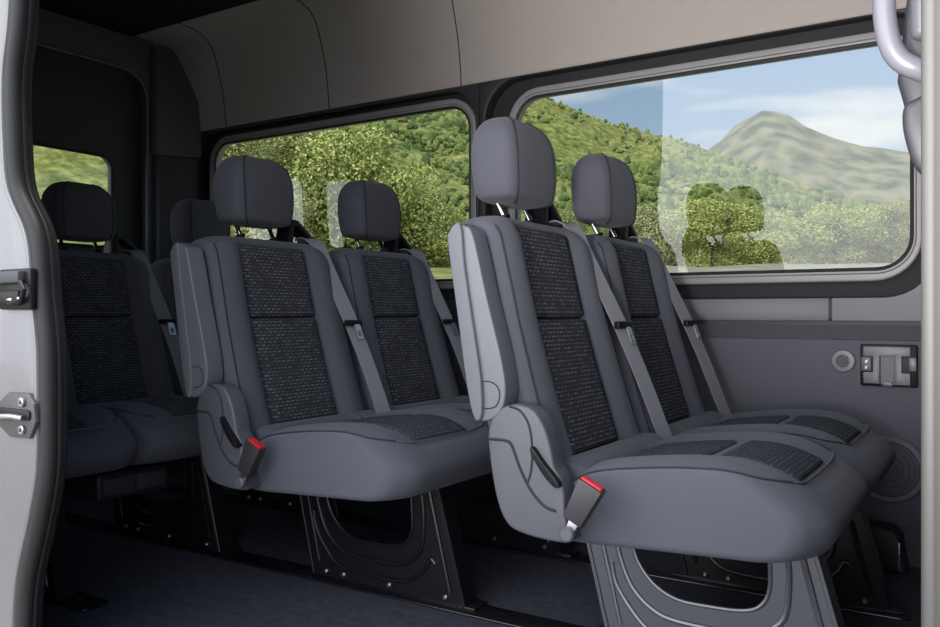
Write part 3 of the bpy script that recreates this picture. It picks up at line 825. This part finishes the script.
def terrain():
    bm = bmesh.new(); rows = []
    rs = [5.2, 6.5, 8, 10, 12.5, 15, 18, 21, 25, 29, 33, 36, 38, 40, 42, 44, 46, 48, 51, 54, 58]+[58+2.6*i for i in range(1, 31)]+[140, 150, 165, 185, 205, 230]+[230+10*i for i in range(1, 17)]+[410, 450, 490]
    col = bm.loops.layers.color.new('zone') if False else None
    zl = bm.verts.layers.float_color.new('zone')
    azs = [-112+i*.85 for i in range(int(170/.85)+1)]
    for r in rs:
        row = []
        for a in azs:
            z = ground_z(a, r)
            p = Vector((r*math.sin(R(a)), r*math.cos(R(a)), 0))
            if r > 58 and r < 235:
                k = sstep(58, 80, r)*(1-.75*sstep(120, 135, r)*(1-sstep(135, 140, r)))
                z += k*(noise.noise(p*.06)*3.0+noise.noise(p*.22)*1.0)
                if 100 < r < 150: z += noise.noise(p*.5)*.5
            elif r >= 235: z += noise.noise(p*.03)*5*sstep(235, 300, r)*(1-.7*sstep(360, 385, r))+noise.noise(p*.12)*1.6
            elif r > 10: z += noise.noise(p*.25)*.25*sstep(10, 20, r)
            v = bm.verts.new((p.x, p.y, z))
            top = sstep(118, 133, r+noise.noise(p*.09)*14)*.85 if r < 230 else 0
            if a < az_of(470): top *= .3
            sand = sstep(26, 31, r)*(1-sstep(45, 50, r)) if a > az_of(560) else 0
            v[zl] = (top, sand, 1.0 if r > 232 else 0., 1)
            row.append(v)
        rows.append(row)
    for A, B in zip(rows, rows[1:]):
        for i in range(len(A)-1): bm.faces.new((A[i], A[i+1], B[i+1], B[i]))
    o = finish('hillside', bm, M['terrain'], sharp=180)
    return struct(o)
terrain()
bm = bmesh.new(); add_box(bm, -14, 14, -14, 5.6, -.75, -.652); struct(finish('ground', bm, M['pave'], smooth=False))

def shrubs():
    verts, faces = [], []
    rnd = random.Random(3)
    base = bmesh.new(); bmesh.ops.create_icosphere(base, subdivisions=1, radius=1)
    bv = [v.co.copy() for v in base.verts]; bf = [[v.index for v in f.verts] for f in base.faces]; base.free()
    n = 0
    while n < 9000:
        a = rnd.uniform(-51, 12); r = 60+75*rnd.random()**.8
        p = Vector((r*math.sin(R(a)), r*math.cos(R(a)), 0))
        if noise.noise(p*.05+Vector((5, 0, 0)))+rnd.random()*.8 < .25: continue
        if r > 106 and rnd.random() < .8: continue
        z = ground_z(a, r)+noise.noise(p*.06)*3.0*sstep(58, 80, r)*(1-.75*sstep(120, 135, r))
        s = rnd.uniform(.18, .52)*(.45+.55*r/100)*(1.0 if r < 112 else .6); h = rnd.choice([.7, .8, .9, 1.0, 1.0, 1.9])
        o = len(verts); sd = rnd.random()*50
        for q in bv:
            k = s*(1+.45*noise.noise(q*1.7+Vector((sd, 0, 0))))
            w = (1-.35*q.z) if h > 1.5 else 1
            verts.append((p.x+q.x*k*w, p.y+q.y*k*w, z+(q.z*h+.35*h)*k))
        faces += [[i+o for i in f] for f in bf]; n += 1
    me = bpy.data.meshes.new('hillside_shrubs'); me.from_pydata(verts, [], faces); me.materials.append(M['shrub'])
    o = bpy.data.objects.new('hillside_shrubs', me); C.objects.link(o)
    tag(o, 'green bushes and small trees scattered over the hillside beyond the windows', 'shrubs', kind='stuff')
shrubs()

def crown_mesh(name, seed, w, h, n, size, m):
    rnd = random.Random(seed); bm = bmesh.new()
    blobs = []
    for i in range(26):
        a = rnd.uniform(0, 2*PI); zz = rnd.uniform(.12, .86)
        rad = w*.5*math.sin(PI*min(1, zz*.9+.1))**.6*rnd.uniform(.25, .85)
        blobs.append((Vector((rad*math.cos(a), rad*math.sin(a), zz*h)), rnd.uniform(.13, .22)*w))
    blobs.append((Vector((0, 0, h*.5)), .34*w))
    for _ in range(n):
        c, r = rnd.choice(blobs)
        d = Vector((rnd.gauss(0, 1), rnd.gauss(0, 1), rnd.gauss(0, 1)+.25)).normalized()
        p = c+d*r*rnd.uniform(.75, 1.08)
        nn = (d+Vector((rnd.gauss(0, .5), rnd.gauss(0, .5), rnd.gauss(0, .5)))).normalized()
        t = nn.orthogonal().normalized(); t = (t*math.cos(rnd.random()*6.3)+nn.cross(t)*math.sin(rnd.random()*6.3)).normalized(); s = nn.cross(t)
        k = size*rnd.uniform(.6, 1.3)
        bm.faces.new([bm.verts.new(p+t*k), bm.verts.new(p+s*k*.6+nn*k*.15), bm.verts.new(p-t*k), bm.verts.new(p-s*k*.6+nn*k*.15)])
    me = bpy.data.meshes.new(name); bm.to_mesh(me); bm.free(); me.materials.append(m); return me
def trunk_mesh(h):
    bm = bmesh.new()
    add_loft(bm, [[Vector((r*math.cos(2*PI*i/9)+ox, r*math.sin(2*PI*i/9), z)) for i in range(9)] for z, r, ox in ((-.4, .2, 0), (.3*h, .15, .04), (.6*h, .09, -.03), (.8*h, .04, .02))])
    me = bpy.data.meshes.new('trunk'); bm.to_mesh(me); bm.free(); me.materials.append(M['bark']); return me
CROWNS = {'bright': crown_mesh('crown', 1, 4.4, 4.0, 22000, .058, M['leaf_bright']),
          'mid': crown_mesh('crown', 2, 5.6, 7.5, 34000, .066, M['leaf_mid']),
          'pale': crown_mesh('crown', 3, 4.0, 3.6, 17000, .058, M['leaf_pale'])}
TR = trunk_mesh(5.)
def tree(kind, px, r, top_py, width, label):
    a = az_of(px); z = ground_z(a, r)-.1
    ht = .7+el_of(px, top_py)*r-z
    t = empty('tree', (r*math.sin(R(a)), r*math.cos(R(a)), z), label, 'tree', 'trees outside the van windows')
    bh = {'bright': 4.0, 'mid': 7.5, 'pale': 3.6}[kind]; bw = {'bright': 4.4, 'mid': 5.6, 'pale': 4.0}[kind]
    c = bpy.data.objects.new('crown', CROWNS[kind]); C.objects.link(c); c.parent = t
    c.scale = (width/bw, width/bw, ht/bh); c.rotation_euler = (0, 0, px*.37)
    k = bpy.data.objects.new('trunk', TR); C.objects.link(k); k.parent = t; k.scale = (ht/6, ht/6, ht/6.5)
tree('bright', 712, 47, 199, 5.6, 'bright green rounded tree in the middle of the large window')
tree('bright', 770, 46, 214, 4.6, 'bright green bush right of the rounded tree in the large window')
tree('pale', 655, 49, 208, 5.0, 'pale olive tree left of the bright rounded tree in the large window')
tree('bright', 835, 48, 205, 5.2, 'green tree behind the hazy reflection in the large window')
tree('mid', 890, 50, 200, 5.0, 'green tree at the right end of the large window')
tree('mid', 560, 50, 205, 4.6, 'green tree between the two front row headrests')
tree('mid', 228, 40, 128, 7.0, 'tall tree at the left end of the second window above the headrest')
tree('mid', 300, 43, 118, 8.0, 'tall tree in the second window between the two middle row headrests')
tree('bright', 352, 41, 128, 7.0, 'yellow-green tree behind the darker headrest in the second window')
tree('bright', 400, 42, 165, 6.0, 'yellow-green tree right of the darker headrest in the second window')
tree('mid', 425, 44, 200, 5.5, 'lower leafy tree at the right end of the second window')
tree('bright', 455, 42, 232, 5.0, 'low bright bush against the dark pillar between the windows')
tree('pale', 265, 36, 190, 5.0, 'pale bush behind the nearest middle row headrest')

# ------------------------------------------------------------------ light and sky
w = bpy.data.worlds.new('World'); bpy.context.scene.world = w; w.use_nodes = True
nt = w.node_tree; N = nt.nodes; L = nt.links
bg = N['Background']
tc = N.new('ShaderNodeTexCoord'); sp_ = N.new('ShaderNodeSeparateXYZ'); L.new(tc.outputs['Generated'], sp_.inputs[0])
rp = N.new('ShaderNodeValToRGB')
rp.color_ramp.elements[0].position = .0; rp.color_ramp.elements[0].color = (.52, .62, .70, 1)
rp.color_ramp.elements[1].position = .45; rp.color_ramp.elements[1].color = (.17, .33, .58, 1)
L.new(sp_.outputs['Z'], rp.inputs['Fac'])
mp = N.new('ShaderNodeMapping'); mp.inputs['Scale'].default_value = (1, 1, 4.5); L.new(tc.outputs['Generated'], mp.inputs['Vector'])
cn = N.new('ShaderNodeTexNoise'); cn.inputs['Scale'].default_value = 3.2; cn.inputs['Detail'].default_value = 7; L.new(mp.outputs[0], cn.inputs['Vector'])
cr = N.new('ShaderNodeValToRGB'); cr.color_ramp.elements[0].position = .52; cr.color_ramp.elements[1].position = .68
L.new(cn.outputs['Fac'], cr.inputs['Fac'])
mx = N.new('ShaderNodeMix'); mx.data_type = 'RGBA'; L.new(cr.outputs['Color'], mx.inputs[0]); L.new(rp.outputs['Color'], mx.inputs[6]); mx.inputs[7].default_value = (.78, .79, .80, 1)
# bright hazy sky on the sun's side of the van
dn = N.new('ShaderNodeVectorMath'); dn.operation = 'DOT_PRODUCT'; dn.inputs[1].default_value = Vector((-.30, -.94, .12)).normalized(); L.new(tc.outputs['Generated'], dn.inputs[0])
mr = N.new('ShaderNodeMapRange'); mr.interpolation_type = 'SMOOTHSTEP'; mr.inputs['From Min'].default_value = .10; mr.inputs['From Max'].default_value = .95; L.new(dn.outputs['Value'], mr.inputs['Value'])
m2 = N.new('ShaderNodeMix'); m2.data_type = 'RGBA'; L.new(mr.outputs[0], m2.inputs[0]); L.new(mx.outputs[2], m2.inputs[6]); m2.inputs[7].default_value = (3.6, 3.65, 3.9, 1)
L.new(m2.outputs[2], bg.inputs['Color']); bg.inputs['Strength'].default_value = 1.0
s = bpy.data.lights.new('sun', 'SUN'); s.energy = 2.7; s.angle = R(1.5); s.color = (1, .95, .86)
so = bpy.data.objects.new('sun', s); C.objects.link(so)
so.rotation_euler = Vector((-.15, .11, -1)).to_track_quat('-Z', 'Y').to_euler()

l = bpy.data.lights.new('door_flash', 'SPOT'); l.energy = 400; l.spot_size = R(54); l.spot_blend = 1.0; l.shadow_soft_size = .16; l.color = (1, .96, .92)  # added fill spot that brightens the front end of the headliner cove
lo = bpy.data.objects.new('door_flash', l); C.objects.link(lo); lo.location = (-.17, -.7, .55)
lo.rotation_euler = (Vector((-.36, 2.6, 1.85))-Vector(lo.location)).to_track_quat('-Z', 'Y').to_euler()

# ------------------------------------------------------------------ camera
cam = bpy.data.cameras.new('camera'); co = bpy.data.objects.new('camera', cam); C.objects.link(co)
co.location = (0, 0, .705); co.rotation_euler = (R(90), 0, R(32.63))
cam.sensor_width = 36; cam.lens = FPX/940*36; cam.clip_start = .05; cam.clip_end = 2000
sc = bpy.context.scene; sc.camera = co
sc.view_settings.view_transform = 'Standard'; sc.view_settings.look = 'None'
sc.view_settings.exposure = 0.18; sc.view_settings.gamma = 1
sc.view_settings.use_curve_mapping = False
